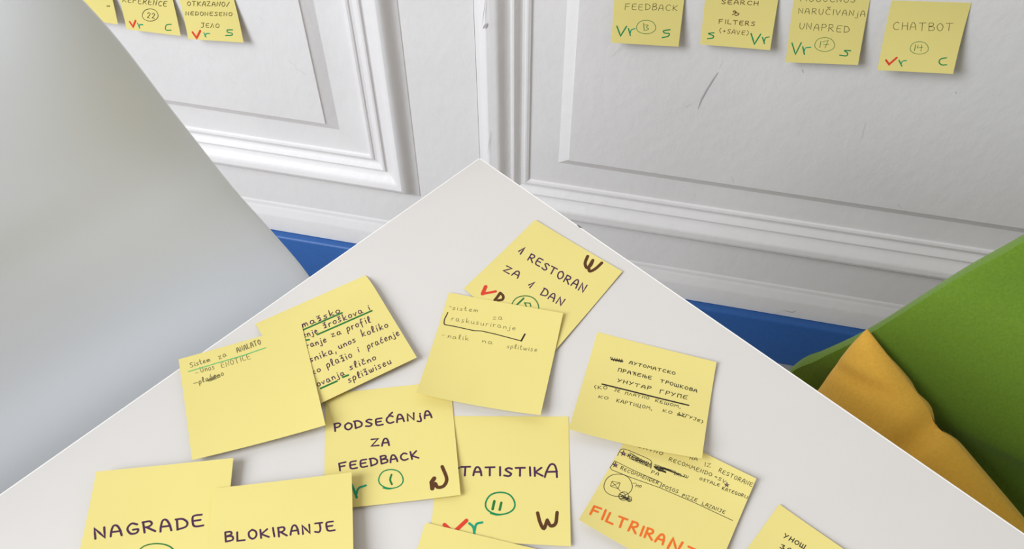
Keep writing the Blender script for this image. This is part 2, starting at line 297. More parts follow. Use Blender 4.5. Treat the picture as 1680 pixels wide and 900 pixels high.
# ------------------------------------------------------------------ sticky notes
NOTES = {
 'FEED': dict(P=[[0.1137, 0.85327, -0.07913], [0.18782, 0.83689, -0.07541], [0.19139, 0.8361, -0.14994], [0.11727, 0.85248, -0.15366]], N=[-0.21583, -0.97643, -0.0], l=[0.0, 0.0, 0.01262, 0.01625], z=0.0004, m='w', ink=[
  ['T','olive',0.55,'FEEDBACK',12.21,37.67,70.05,34.51,-0.42,-7.73],
  ['S','deepgreen',0.61,[[32.65,49.04],[35.82,48.23],[39.28,48.08],[42.4,48.64],[44.88,49.94],[46.77,51.89],[48.11,54.29],[48.53,56.87],[47.64,59.29],[45.46,61.3],[42.52,62.7],[39.33,63.43],[36.06,63.48],[32.78,62.85],[29.82,61.52],[27.82,59.54],[27.12,57.08],[27.58,54.48],[28.79,52.08],[30.63,50.16],[33.23,48.83]]],
  ['P','deepgreen',0.74,[[34.59,51.66],[36.09,59.92]]],
  ['S','deepgreen',0.61,[[36.57,53.4],[39.99,53.66],[38.03,56.05],[40.86,57.72],[37.42,59.83]]],
  ['P','green',1.47,[[5.18,57.06],[10.12,67.82],[15.91,56.58]]],
  ['P','green',1.33,[[18.31,58.89],[21.06,66.5]]],
  ['S','teal',1.18,[[20.72,64.05],[21.61,60.28],[25.47,58.41]]],
  ['S','green',1.33,[[64.48,56.95],[57.44,58.83],[59.15,61.23],[64.01,61.52],[63.14,64.61],[56.94,66.65]]],
 ]),
 'SEAR': dict(P=[[0.20855, 0.83231, -0.06884], [0.28255, 0.81595, -0.06313], [0.28804, 0.81473, -0.13777], [0.21404, 0.83109, -0.14349]], N=[-0.21583, -0.97643, -0.0], l=[0.0, 0.0, 0.01421, 0.01205], z=0.0004, m='w', ink=[
  ['T','brown',0.72,'SEARCH',17.8,27.94,56.07,27.4,-0.36,-5.22],
  ['S','brown',0.9,[[30.73,39.65],[34.44,36.9],[32.69,34.91],[31.47,36.24],[37.45,37.93],[35.97,39.9],[33.3,39.84]]],
  ['T','brown',0.72,'FILTERS',17.46,50.57,55.86,50.54,-0.25,-5.21],
  ['T','brown',0.6,'(+SAVE)',19.0,60.79,50.43,61.63,-0.11,-5.19],
  ['S','green',1.31,[[13.63,61.47],[7.86,62.92],[13.2,64.99],[12.89,67.51],[7.32,68.84]]],
  ['P','green',1.43,[[53.26,59.32],[58.47,70.75],[63.46,59.26]]],
  ['P','green',1.28,[[65.9,62.48],[68.99,69.27]]],
  ['S','green',1.13,[[68.32,67.14],[69.21,62.94],[73.03,61.42]]],
 ]),
 'NARU': dict(P=[[0.29885, 0.81235, -0.07736], [0.37252, 0.79606, -0.06825], [0.38127, 0.79413, -0.1425], [0.3076, 0.81041, -0.15162]], N=[-0.21583, -0.97643, -0.0], l=[0.0, 0.0, 0.01387, 0.01307], z=0.0004, m='w', ink=[
  ['T','olive',0.54,'MOGUĆNOST',7.32,5.74,69.55,5.88,-0.75,-7.12],
  ['T','olive',0.54,'NARUČIVANjA',6.51,19.72,74.0,21.58,-0.63,-7.81],
  ['T','olive',0.54,'UNAPRED',9.33,37.55,60.99,40.78,-0.39,-8.19],
  ['S','deepgreen',0.53,[[33.09,47.3],[36.1,46.6],[39.42,46.6],[42.45,47.3],[44.89,48.71],[46.81,50.75],[48.22,53.22],[48.75,55.82],[48.02,58.23],[46.02,60.17],[43.27,61.49],[40.24,62.13],[37.1,62.07],[33.91,61.32],[31.01,59.87],[28.98,57.79],[28.19,55.26],[28.49,52.62],[29.53,50.22],[31.21,48.34],[33.64,47.1]]],
  ['P','deepgreen',0.67,[[34.07,51.01],[33.75,58.02]]],
  ['P','deepgreen',0.54,[[36.07,51.64],[41.48,49.36],[39.16,58.25]]],
  ['P','deepgreen',0.54,[[37.13,54.68],[42.74,53.79]]],
  ['P','green',1.3,[[4.21,53.86],[9.39,66.64],[13.82,53.1]]],
  ['P','green',1.3,[[15.94,57.68],[18.71,66.28]]],
  ['S','teal',1.13,[[17.97,63.5],[19.08,58.97],[24.36,57.94]]],
  ['S','green',1.27,[[65.91,60.33],[59.87,60.55],[63.19,63.19],[62.39,66.26],[55.56,65.7]]],
 ]),
 'CHAT': dict(P=[[0.39348, 0.79143, -0.06888], [0.4673, 0.77511, -0.06106], [0.47468, 0.77348, -0.13416], [0.40086, 0.7898, -0.14198]], N=[-0.21583, -0.97643, -0.0], l=[0.0, 0.0, 0.01962, 0.01916], z=0.0004, m='w', ink=[
  ['T','olive',0.52,'CHATBOT',7.18,32.6,65.34,31.03,-1.77,-9.72],
  ['S','deepgreen',0.51,[[32.34,44.72],[34.93,44.09],[37.81,44.05],[40.49,44.61],[42.69,45.77],[44.48,47.48],[45.83,49.55],[46.42,51.74],[45.9,53.78],[44.26,55.43],[41.93,56.57],[39.33,57.14],[36.6,57.13],[33.79,56.53],[31.19,55.35],[29.32,53.62],[28.5,51.5],[28.62,49.27],[29.4,47.24],[30.76,45.63],[32.81,44.55]]],
  ['P','deepgreen',0.64,[[32.92,47.13],[33.16,53.72]]],
  ['P','deepgreen',0.51,[[35.6,47.67],[35.22,50.59],[40.28,49.7]]],
  ['P','deepgreen',0.51,[[38.89,47.12],[39.57,53.94]]],
  ['P','red',2.05,[[6.8,65.12],[10.71,69.36],[17.04,61.99]]],
  ['P','green',1.22,[[19.75,64.47],[23.74,70.38]]],
  ['S','teal',1.07,[[22.68,68.1],[23.63,65.32],[27.18,64.49]]],
  ['S','green',1.21,[[65.94,59.58],[60.6,61.27],[59.9,64.79],[63.09,67.21],[67.51,66.86]]],
 ]),
 'REFE': dict(P=[[-0.50149, 0.98925, -0.15845], [-0.42728, 0.97285, -0.15818], [-0.42702, 0.97279, -0.23309], [-0.50123, 0.98919, -0.23336]], N=[-0.21583, -0.97643, -0.0], l=[0.0, 0.0, 0.0122, 0.01343], z=0.0004, m='w', ink=[
  ['T','olive',0.84,'REFERENCE',3.52,38.98,64.81,37.86,3.2,-8.14],
  ['S','olive',0.83,[[35.88,45.27],[39.47,44.22],[43.11,43.88],[46.13,44.33],[48.21,45.61],[49.46,47.64],[49.96,50.18],[49.46,52.95],[47.66,55.63],[44.69,57.92],[41.15,59.61],[37.59,60.57],[34.19,60.81],[31.01,60.3],[28.42,59.01],[27.05,56.96],[27.22,54.32],[28.63,51.46],[30.76,48.78],[33.37,46.59],[36.56,45.01]]],
  ['T','olive',0.83,'22',32.41,57.4,43.45,57.04,2.86,-8.46],
  ['P','red',2.49,[[6.88,65.28],[10.11,71.63],[15.68,62.69]]],
  ['S','teal',1.49,[[17.56,65.94],[18.56,68.71],[19.18,72.29]]],
  ['S','teal',1.49,[[18.95,70.59],[20.67,67.5],[24.87,67.0]]],
  ['S','green',1.24,[[65.87,61.5],[58.81,63.33],[56.15,69.07],[58.3,70.36],[63.96,69.49]]],
 ]),
 'OTKA': dict(P=[[-0.41878, 0.97097, -0.15901], [-0.34464, 0.95458, -0.15561], [-0.34137, 0.95386, -0.23037], [-0.41551, 0.97025, -0.23377]], N=[-0.21583, -0.97643, -0.0], l=[0.0, 0.0, 0.01132, 0.01523], z=0.0004, m='w', ink=[
  ['T','olive',0.81,'OTKAZANO/',8.88,32.2,66.67,28.23,1.92,-6.68],
  ['T','olive',0.81,'NEDONESENO',3.41,44.83,67.47,41.01,1.49,-5.44],
  ['T','olive',0.8,'JEЛO',20.55,59.51,45.67,58.5,1.72,-6.58],
  ['P','red',2.79,[[7.95,66.78],[12.05,74.01],[19.13,64.15]]],
  ['S','teal',1.44,[[23.66,66.3],[24.48,69.08],[25.26,72.05]]],
  ['S','teal',1.43,[[24.16,70.62],[26.82,67.42],[31.36,66.74]]],
  ['S','green',1.45,[[64.23,59.67],[57.12,60.56],[56.89,63.47],[62.27,64.25],[61.7,66.99],[53.18,67.95]]],
 ]),
 'TIPP': dict(P=[[-0.58351, 1.00738, -0.15081], [-0.50935, 0.99099, -0.15376], [-0.51219, 0.99162, -0.22862], [-0.58635, 1.00801, -0.22567]], N=[-0.21583, -0.97643, -0.0], l=[0.0, 0.0, 0.0122, 0.01343], z=0.0004, m='w', ink=[
  ['T','olive',0.63,'=',64.73,54.51,69.54,53.75,0.87,-3.66],
 ]),
 'F': dict(P=[[-0.04193, 0.2649, 0.0], [0.03353, 0.26423, 0.0], [0.03127, 0.18373, 0.0], [-0.04495, 0.18896, 0.0]], N=[0.0, 0.0, 1.0], l=[0.0, 0.0, 0.002, 0.001], z=0.0002, m='t', ink=[
  ['T','purple',1.14,'S',8.28,38.52,12.62,38.6,-0.21,-5.9],
  ['T','purple',1.13,'TATISTIK',13.58,38.33,60.68,37.09,-0.4,-5.87],
  ['T','purple',1.11,'A',61.87,37.28,68.79,37.07,-0.04,-8.89],
  ['S','green',0.86,[[33.41,48.25],[35.89,47.66],[38.58,47.63],[40.97,48.2],[42.83,49.35],[44.19,51.02],[45.1,53.03],[45.29,55.15],[44.48,57.12],[42.72,58.71],[40.43,59.79],[38.0,60.33],[35.53,60.32],[33.08,59.74],[30.89,58.59],[29.42,56.91],[28.95,54.85],[29.36,52.68],[30.34,50.7],[31.81,49.13],[33.86,48.09]]],
  ['P','deepgreen',1.41,[[33.77,52.86],[33.04,57.52]]],
  ['P','deepgreen',1.29,[[37.73,53.57],[36.95,57.77]]],
  ['S','green',0.9,[[32.11,59.97],[35.5,60.67],[38.83,60.18]]],
  ['S','teal',1.27,[[20.65,66.34],[22.97,68.36],[23.84,72.26]]],
  ['S','teal',1.26,[[23.74,70.78],[24.53,66.66],[27.68,65.4]]],
  ['S','brown',1.85,[[57.98,58.55],[59.38,63.81],[61.47,67.08],[63.32,62.36]]],
  ['S','brown',1.84,[[63.32,62.36],[65.19,65.44],[67.89,63.95],[68.76,57.88]]],
  ['P','red',2.13,[[7.12,67.92],[12.26,72.25]]],
  ['P','red',2.1,[[12.26,72.25],[18.98,64.81]]],
 ]),
 'H': dict(P=[[0.07449, 0.26259, 0.0], [0.13781, 0.22236, 0.0], [0.10165, 0.1586, 0.0], [0.0359, 0.19698, 0.0]], N=[0.0, 0.0, 1.0], l=[0.0, 0.003, 0.006, 0.006], z=0.0002, m='t', ink=[
  ['T','black',0.3,'JAVNO',8.53,16.76,22.92,14.02,-0.38,-2.3],
  ['T','black',0.3,'NA',37.86,8.19,42.04,6.93,-0.4,-1.91],
  ['T','black',0.3,'IZ',46.98,7.98,50.45,6.75,-0.66,-2.72],
  ['T','black',0.29,'RESTORANE',55.35,7.02,75.31,6.23,-0.01,-2.83],
  ['T','black',0.3,'RECOMMENDO',27.56,15.27,52.91,11.83,-0.26,-2.56],
  ['T','black',0.29,'+SV',54.49,11.58,61.08,11.88,0.13,-2.11],
  ['P','purple',0.32,[[61.15,12.27],[63.79,11.43],[62.11,13.6],[62.1,10.52],[63.67,13.04],[61.15,12.27]]],
  ['P','purple',0.32,[[61.61,12.18],[63.36,11.61],[62.24,13.06],[62.24,11.01],[63.28,12.69],[61.61,12.18]]],
  ['T','black',0.29,'OSTALE',47.69,17.12,59.14,15.39,-0.16,-1.92],
  ['T','black',0.29,'KATEGORIJ',61.15,16.31,75.94,14.09,-0.14,-2.07],
  ['S','black',0.34,[[0.58,27.83],[0.12,24.18],[2.54,21.86],[9.66,21.0],[17.29,20.43],[19.52,21.5],[20.77,25.37]]],
  ['P','purple',0.34,[[1.02,25.11],[4.36,23.96],[2.41,26.75],[2.07,22.87],[4.37,25.99],[1.02,25.11]]],
  ['P','purple',0.34,[[1.66,24.97],[3.78,24.23],[2.54,26.01],[2.33,23.54],[3.79,25.52],[1.66,24.97]]],
  ['T','black',0.38,'RECOMM',5.79,25.83,19.92,24.28,-0.27,-2.59],
  ['P','black',0.25,[[4.12,25.11],[19.85,24.12],[4.95,24.08],[19.63,23.25],[5.93,22.45],[19.39,25.0],[6.78,26.04],[18.16,22.32],[8.51,25.99],[20.55,24.7]]],
  ['P','black',0.66,[[21.75,22.97],[27.52,21.98],[22.24,23.67],[29.06,22.55],[23.21,23.89],[29.54,23.05],[25.06,24.17]]],
  ['P','black',0.33,[[21.35,21.7],[34.14,19.5],[22.05,22.28],[37.52,19.45],[24.96,22.03],[39.41,19.89],[28.77,20.93],[41.09,19.87]]],
  ['T','black',0.3,'DALJU',33.87,21.83,41.56,19.79,-0.32,-1.72],
  ['T','black',0.3,'PA',21.98,27.84,26.25,27.23,-0.25,-2.28],
  ['S','black',0.32,[[29.95,33.65],[29.97,31.39],[28.61,30.24],[14.55,31.39],[2.59,31.93],[-0.42,32.08],[-1.32,34.71],[-0.61,36.84],[2.07,38.0]]],
  ['P','black',0.33,[[2.07,38.0],[12.67,36.58],[30.09,33.57],[50.97,31.75],[73.05,30.78]]],
  ['P','purple',0.33,[[0.34,34.32],[3.63,33.14],[1.71,35.93],[1.37,32.08],[3.65,35.16],[0.34,34.32]]],
  ['P','purple',0.33,[[1.05,34.15],[2.99,33.45],[1.86,35.1],[1.65,32.83],[3.0,34.65],[1.05,34.15]]],
  ['T','black',0.3,'RECOMMENDER',5.71,35.08,28.5,32.28,-0.26,-2.29],
  ['T','black',0.29,'POSOS',31.02,32.81,40.2,31.32,-0.26,-2.34],
  ['T','black',0.29,'PIZZE',43.13,32.16,51.46,30.5,-0.27,-2.23],
  ['T','black',0.29,'LAZANJE',54.7,30.84,67.71,29.29,-0.12,-2.33],
  ['S','black',0.33,[[3.4,40.84],[5.27,39.02],[7.56,37.68],[9.88,37.07],[11.98,37.32],[13.9,38.33],[15.57,39.93],[16.67,41.97],[16.83,44.35],[16.02,46.8],[14.52,49.01],[12.65,50.74],[10.53,51.93],[8.17,52.55],[5.8,52.47],[3.81,51.51],[2.5,49.67],[1.89,47.3],[1.86,44.82],[2.43,42.52],[3.72,40.46]]],
  ['P','black',0.25,[[5.05,44.42],[9.49,42.9],[10.08,46.82],[5.55,47.73],[5.05,44.42]]],
  ['P','black',0.25,[[5.2,44.73],[11.89,47.55]]],
  ['P','black',0.24,[[9.0,43.31],[6.01,47.43]]],
  ['S','black',0.32,[[12.77,47.63],[13.4,47.0],[14.18,46.54],[14.98,46.35],[15.71,46.47],[16.39,46.86],[16.98,47.46],[17.39,48.23],[17.47,49.1],[17.21,49.99],[16.71,50.78],[16.07,51.38],[15.33,51.79],[14.51,51.98],[13.67,51.91],[12.97,51.52],[12.51,50.83],[12.28,49.95],[12.26,49.05],[12.44,48.23],[12.88,47.5]]],
  ['S','black',0.32,[[12.43,48.35],[12.85,47.92],[13.37,47.61],[13.91,47.51],[14.42,47.62],[14.89,47.93],[15.32,48.4],[15.62,48.97],[15.71,49.61],[15.56,50.25],[15.24,50.81],[14.82,51.23],[14.33,51.49],[13.76,51.6],[13.19,51.51],[12.69,51.2],[12.35,50.68],[12.17,50.03],[12.13,49.37],[12.23,48.77],[12.5,48.26]]],
  ['S','black',0.32,[[17.05,48.14],[17.35,47.81],[17.75,47.58],[18.16,47.52],[18.55,47.63],[18.92,47.91],[19.26,48.3],[19.5,48.78],[19.59,49.3],[19.49,49.82],[19.26,50.26],[18.94,50.58],[18.57,50.77],[18.15,50.83],[17.7,50.74],[17.32,50.46],[17.04,50.02],[16.89,49.49],[16.84,48.95],[16.9,48.47],[17.1,48.07]]],
  ['P','black',0.4,[[12.29,49.28],[19.43,49.17],[13.16,50.2],[19.46,50.12],[13.45,49.03],[17.48,50.4],[14.02,51.13],[18.25,48.44]]],
  ['P','black',0.24,[[15.64,39.23],[17.5,38.07]]],
  ['T','black',0.29,'MO',17.99,40.24,20.89,39.13,-0.48,-1.66],
  ['T','orange',1.18,'FILTRIRA',3.34,69.4,44.97,64.31,-0.76,-6.72],
  ['T','orange',1.3,'NJE',47.81,65.05,71.87,63.75,-0.13,-7.88],
 ]),
 'A': dict(P=[[0.01654, 0.42236, 0.0], [0.07466, 0.37493, 0.0], [0.02152, 0.30322, 0.0], [-0.03215, 0.36084, 0.0]], N=[0.0, 0.0, 1.0], l=[0.001, 0.001, 0.002, 0.001], z=0.0002, m='t', ink=[
  ['T','purple',1.04,'1',10.49,30.66,13.69,27.21,-3.93,-3.75],
  ['T','purple',0.91,'RESTORAN',17.89,30.25,64.35,27.16,-1.51,-6.15],
  ['T','purple',0.9,'ZA',10.68,47.42,22.36,45.63,-1.49,-5.0],
  ['T','purple',0.97,'1',32.9,46.36,36.07,43.8,-3.14,-3.55],
  ['T','purple',0.85,'DAN',42.37,45.24,58.94,43.31,-1.41,-5.81],
  ['S','brown',2.12,[[49.19,3.35],[51.26,8.73],[54.62,10.92],[55.38,7.84],[54.12,3.92]]],
  ['S','brown',2.1,[[54.11,4.19],[55.41,9.74],[57.89,11.85],[59.77,8.04],[60.39,2.3]]],
  ['P','red',2.54,[[10.26,64.79],[12.41,70.15]]],
  ['P','red',1.74,[[12.41,70.15],[15.13,66.59],[17.87,62.79]]],
  ['S','brown',1.93,[[20.97,61.69],[21.66,65.5],[21.86,67.98]]],
  ['S','brown',1.8,[[21.11,61.57],[24.14,62.01],[25.43,64.19],[23.57,66.87]]],
  ['S','deepgreen',0.65,[[32.73,55.39],[34.49,53.14],[36.88,51.31],[39.49,50.26],[42.09,50.13],[44.66,50.82],[47.09,52.15],[48.95,54.03],[49.78,56.4],[49.46,59.05],[48.25,61.58],[46.47,63.7],[44.23,65.33],[41.56,66.46],[38.67,66.87],[36.03,66.31],[33.98,64.7],[32.62,62.37],[31.93,59.82],[32.0,57.32],[33.01,54.93]]],
  ['P','deepgreen',1.14,[[35.82,54.37],[35.54,61.01]]],
  ['P','deepgreen',0.75,[[38.49,56.39],[41.46,54.34],[43.39,55.54]]],
  ['P','deepgreen',0.75,[[38.49,56.39],[41.5,57.71]]],
 ]),
 'L': dict(P=[[0.14846, 0.20799, 0.0], [0.2056, 0.15768, 0.0], [0.15549, 0.10053, 0.0], [0.09835, 0.15063, 0.0]], N=[0.0, 0.0, 1.0], l=[0.001, 0.004, 0.004, 0.004], z=0.0002, m='t', ink=[
  ['T','black',0.49,'УHOШ',11.33,15.17,23.0,13.72,-0.21,-2.79],
  ['T','black',0.48,'ЗA',12.73,21.61,18.67,20.52,-0.3,-2.76],
 ]),
 'E': dict(P=[[-0.11363, 0.28016, 0.0], [-0.03816, 0.28915, 0.0], [-0.02903, 0.21294, 0.0], [-0.10463, 0.20469, 0.0]], N=[0.0, 0.0, 1.0], l=[0.0, 0.0, 0.003, 0.002], z=0.0004, m='t', ink=[
  ['T','purple',1.07,'PODSEĆANjA',5.51,26.45,63.01,24.07,-0.77,-6.07],
  ['T','purple',1.05,'ZA',26.78,39.05,37.13,39.28,-0.3,-5.28],
  ['T','purple',1.03,'FEEDBACK',8.43,52.52,53.84,49.72,-0.77,-5.25],
  ['S','green',0.68,[[34.81,55.37],[36.92,55.17],[39.17,55.52],[41.14,56.36],[42.62,57.67],[43.66,59.38],[44.29,61.35],[44.32,63.32],[43.52,64.99],[41.95,66.19],[39.96,66.85],[37.88,66.99],[35.81,66.62],[33.79,65.74],[32.02,64.38],[30.9,62.65],[30.64,60.72],[31.13,58.81],[32.08,57.16],[33.41,55.95],[35.2,55.29]]],
  ['S','deepgreen',1.02,[[37.94,58.44],[37.09,61.55],[37.96,64.61]]],
  ['S','green',0.67,[[32.9,66.13],[36.07,67.2],[39.27,66.89]]],
  ['S','teal',1.35,[[15.4,62.01],[16.98,66.3],[18.22,70.28]]],
  ['S','teal',1.2,[[18.02,68.4],[19.32,64.8],[23.37,63.5]]],
  ['P','brown',2.4,[[61.94,63.83],[60.3,65.99],[60.48,70.03]]],
  ['S','brown',1.96,[[60.48,70.03],[62.26,67.2],[63.5,69.61],[66.95,69.25],[68.97,65.0],[66.93,57.01]]],
 ]),
 'K': dict(P=[[-0.04787, 0.19753, 0.0], [0.02656, 0.17903, 0.0], [0.00848, 0.10521, 0.0], [-0.06534, 0.1233, 0.0]], N=[0.0, 0.0, 1.0], l=[0.0, 0.0, 0.003, 0.003], z=0.00182, m='t', ink=[
 ]),
 'G': dict(P=[[0.05464, 0.3259, 0.0], [0.12713, 0.30129, 0.0], [0.10756, 0.2324, 0.0], [0.03271, 0.25208, 0.0]], N=[0.0, 0.0, 1.0], l=[0.0, 0.002, 0.008, 0.007], z=0.0002, m='t', ink=[
  ['P','black',0.46,[[12.17,16.76],[12.42,15.93],[13.12,18.33],[13.34,16.01],[14.51,18.63],[14.83,15.91],[15.99,18.53],[16.32,15.82],[17.4,18.09],[17.81,15.72],[18.93,18.2],[19.18,15.66],[20.33,17.16],[12.41,17.28],[20.22,16.6],[12.67,17.94],[20.01,17.63]]],
  ['T','black',0.46,'AYTOMATCKO',24.19,17.58,52.72,17.23,-0.01,-2.46],
  ['T','black',0.45,'ПPAЋEЊE',18.6,25.31,39.4,25.13,-0.03,-2.67],
  ['T','black',0.45,'TPOШKOBA',44.94,25.47,67.35,26.47,0.13,-2.54],
  ['T','black',0.45,'УHУTAP',19.75,32.97,40.43,33.1,-0.0,-2.8],
  ['T','black',0.45,'ГPУПE',45.9,33.76,62.41,33.31,0.02,-3.04],
  ['P','black',1.03,[[11.55,37.6],[27.18,37.4],[63.96,37.67]]],
  ['T','black',0.32,'(KO',7.52,42.48,15.0,40.55,-0.47,-2.58],
  ['T','black',0.32,'JE',19.35,40.47,22.69,40.58,0.04,-2.14],
  ['T','black',0.32,'ПЛATИO',26.11,40.89,40.51,40.28,-0.06,-2.14],
  ['T','black',0.32,'KEШOM,',44.38,40.85,59.55,41.23,0.07,-2.3],
  ['T','black',0.32,'KO',11.32,48.37,16.99,47.83,-0.16,-2.26],
  ['T','black',0.32,'KAPTИЦOM,',22.2,47.97,43.61,47.51,-0.06,-2.61],
  ['T','black',0.32,'KO',49.88,46.94,55.16,46.97,0.05,-2.15],
  ['T','black',0.38,'ДУГУJE)',58.38,46.02,73.56,49.01,0.3,-2.3],
  ['P','black',0.51,[[58.69,47.03],[62.53,46.63],[58.54,45.97],[62.89,47.27]]],
 ]),
 'C': dict(P=[[-0.16601, 0.333, 0.0], [-0.09896, 0.37297, 0.0], [-0.0593, 0.30385, 0.0], [-0.12507, 0.26601, 0.0]], N=[0.0, 0.0, 1.0], l=[0.0, 0.0, 0.0042, 0.0032], z=0.0002, m='c', ink=[
  ['T','purple',0.58,'omatsko',19.81,20.3,48.8,22.0,0.58,-5.98],
  ['P','deepgreen',1.16,[[21.53,22.27],[49.7,22.8]]],
  ['T','purple',0.57,'enje',21.26,28.21,30.33,29.23,0.76,-5.81],
  ['P','deepgreen',1.15,[[20.38,29.8],[23.73,31.0]]],
  ['T','purple',0.58,'troškova',34.99,27.99,61.31,29.35,0.63,-6.09],
  ['T','purple',0.59,'i',65.07,29.51,66.33,29.57,0.62,-5.19],
  ['P','deepgreen',1.15,[[29.63,30.13],[66.76,30.91]]],
  ['T','purple',0.57,'ranje',20.13,36.31,32.36,37.93,0.82,-5.7],
  ['T','purple',0.57,'za',36.68,36.53,42.79,37.22,0.74,-5.16],
  ['T','purple',0.58,'profil',46.88,37.37,62.41,38.33,0.75,-6.35],
  ['T','purple',0.56,'snika,',17.76,46.47,34.36,47.89,0.65,-5.82],
  ['T','purple',0.57,'unos',36.99,46.6,48.11,47.12,0.56,-5.64],
  ['T','purple',0.57,'koliko',53.17,45.89,70.43,47.08,0.79,-6.25],
  ['T','purple',0.55,'ko',15.24,55.67,20.71,55.74,0.33,-5.5],
  ['T','purple',0.55,'platio',25.19,55.85,41.48,55.84,0.35,-6.07],
  ['T','purple',0.56,'i',46.03,54.91,47.03,54.98,0.6,-5.0],
  ['T','purple',0.56,'praćenje',52.37,55.76,73.91,56.25,0.54,-5.79],
  ['T','purple',0.54,'govanja',11.76,64.72,32.22,65.26,0.35,-5.39],
  ['P','deepgreen',1.18,[[15.83,66.71],[26.2,66.96]]],
  ['P','deepgreen',1.19,[[30.55,66.27],[33.97,66.51]]],
  ['T','purple',0.55,'slično',36.51,63.89,53.45,64.99,0.63,-5.66],
  ['T','purple',0.54,'splitwiseu',32.12,71.58,60.43,71.95,0.4,-5.78],
 ]),
 'D': dict(P=[[-0.20784, 0.30369, 0.0], [-0.13485, 0.32931, 0.0], [-0.10929, 0.25486, 0.0], [-0.18314, 0.2338, 0.0]], N=[0.0, 0.0, 1.0], l=[0.0, 0.001, 0.004, 0.002], z=0.00333, m='t', ink=[
  ['T','pencil',0.42,'Sistem',6.13,9.08,17.96,8.05,-0.61,-4.58],
  ['T','pencil',0.42,'za',23.4,8.7,28.14,7.87,-0.85,-5.0],
  ['T','pencil',0.52,'ANALATO',34.73,7.35,49.41,5.89,-0.5,-4.05],
  ['P','lightgreen',0.73,[[4.76,11.59],[21.45,11.0],[37.21,10.76],[51.62,9.67]]],
  ['P','pencil',0.31,[[8.45,14.24],[10.07,14.34]]],
  ['T','pencil',0.31,'Unos',11.62,15.01,19.83,14.96,-0.47,-5.48],
  ['T','pencil',0.31,'ENOTICE',24.02,15.85,41.74,14.63,-0.5,-4.48],
  ['P','pencil',0.41,[[6.55,21.42],[9.04,21.7]]],
  ['T','pencil',0.41,'plaćeno',9.78,23.03,24.48,21.35,-0.76,-5.17],
  ['P','pencil',0.51,[[13.86,22.1],[20.3,19.88],[14.58,22.12],[21.29,20.7],[15.05,22.76],[22.04,20.49],[15.8,23.25],[22.04,21.91]]],
 ]),
 'B': dict(P=[[-0.04186, 0.35737, 0.0], [0.0331, 0.33854, 0.0], [0.01658, 0.26175, 0.0], [-0.05774, 0.27661, 0.0]], N=[0.0, 0.0, 1.0], l=[0.0, 0.002, 0.005, 0.006], z=0.00129, m='t', ink=[
  ['P','pencil',0.28,[[2.86,10.18],[4.54,10.59]]],
  ['T','pencil',0.28,'sistem',5.43,12.19,21.87,10.73,-0.63,-3.9],
  ['T','pencil',0.28,'za',32.69,13.86,38.75,12.58,-0.95,-4.15],
  ['T','pencil',0.28,'raskusuriranje',6.71,20.24,48.39,18.73,-0.56,-4.5],
  ['P','black',0.64,[[3.17,15.02],[2.37,20.42],[2.8,23.29],[3.59,24.21],[9.06,24.09],[22.54,24.55],[27.67,23.76],[37.05,24.21],[53.81,25.74]]],
  ['P','black',1.04,[[53.81,25.74],[55.06,20.41]]],
  ['P','pencil',0.21,[[3.8,31.94],[5.49,32.03]]],
  ['T','pencil',0.28,'nalik',7.85,33.42,21.12,32.25,-0.69,-4.15],
  ['T','pencil',0.28,'na',29.78,32.06,36.52,31.98,-0.31,-3.7],
  ['T','pencil',0.28,'splitwise',46.02,32.64,64.86,31.54,-0.45,-4.14],
 ]),
 'I': dict(P=[[-0.23592, 0.22688, 0.0], [-0.1595, 0.23461, 0.0], [-0.15195, 0.15911, 0.0], [-0.22753, 0.15117, 0.0]], N=[0.0, 0.0, 1.0], l=[0.0, 0.001, 0.003, 0.003], z=0.00507, m='t', ink=[
  ['T','purple',1.12,'NAGRADE',6.49,40.37,63.72,39.55,-2.12,-7.24],
  ['S','deepgreen',0.7,[[35.51,46.9],[38.72,46.72],[42.27,47.2],[45.5,48.28],[48.08,49.91],[50.09,52.03],[51.52,54.44],[52.02,56.84],[51.18,58.86],[49.04,60.27],[46.13,61.01],[42.96,61.11],[39.69,60.6],[36.37,59.48],[33.35,57.79],[31.22,55.66],[30.37,53.31],[30.66,51.01],[31.74,49.02],[33.5,47.57],[36.09,46.81]]],
 ]),
 'J': dict(P=[[-0.16698, 0.21539, 0.0], [-0.09055, 0.22456, 0.0], [-0.08051, 0.14972, 0.0], [-0.15583, 0.13954, 0.0]], N=[0.0, 0.0, 1.0], l=[0.0, 0.001, 0.004, 0.003], z=0.00697, m='t', ink=[
  ['T','purple',0.99,'BLOKIRANJE',8.56,32.07,66.31,33.05,-0.94,-5.82],
 ]),
}


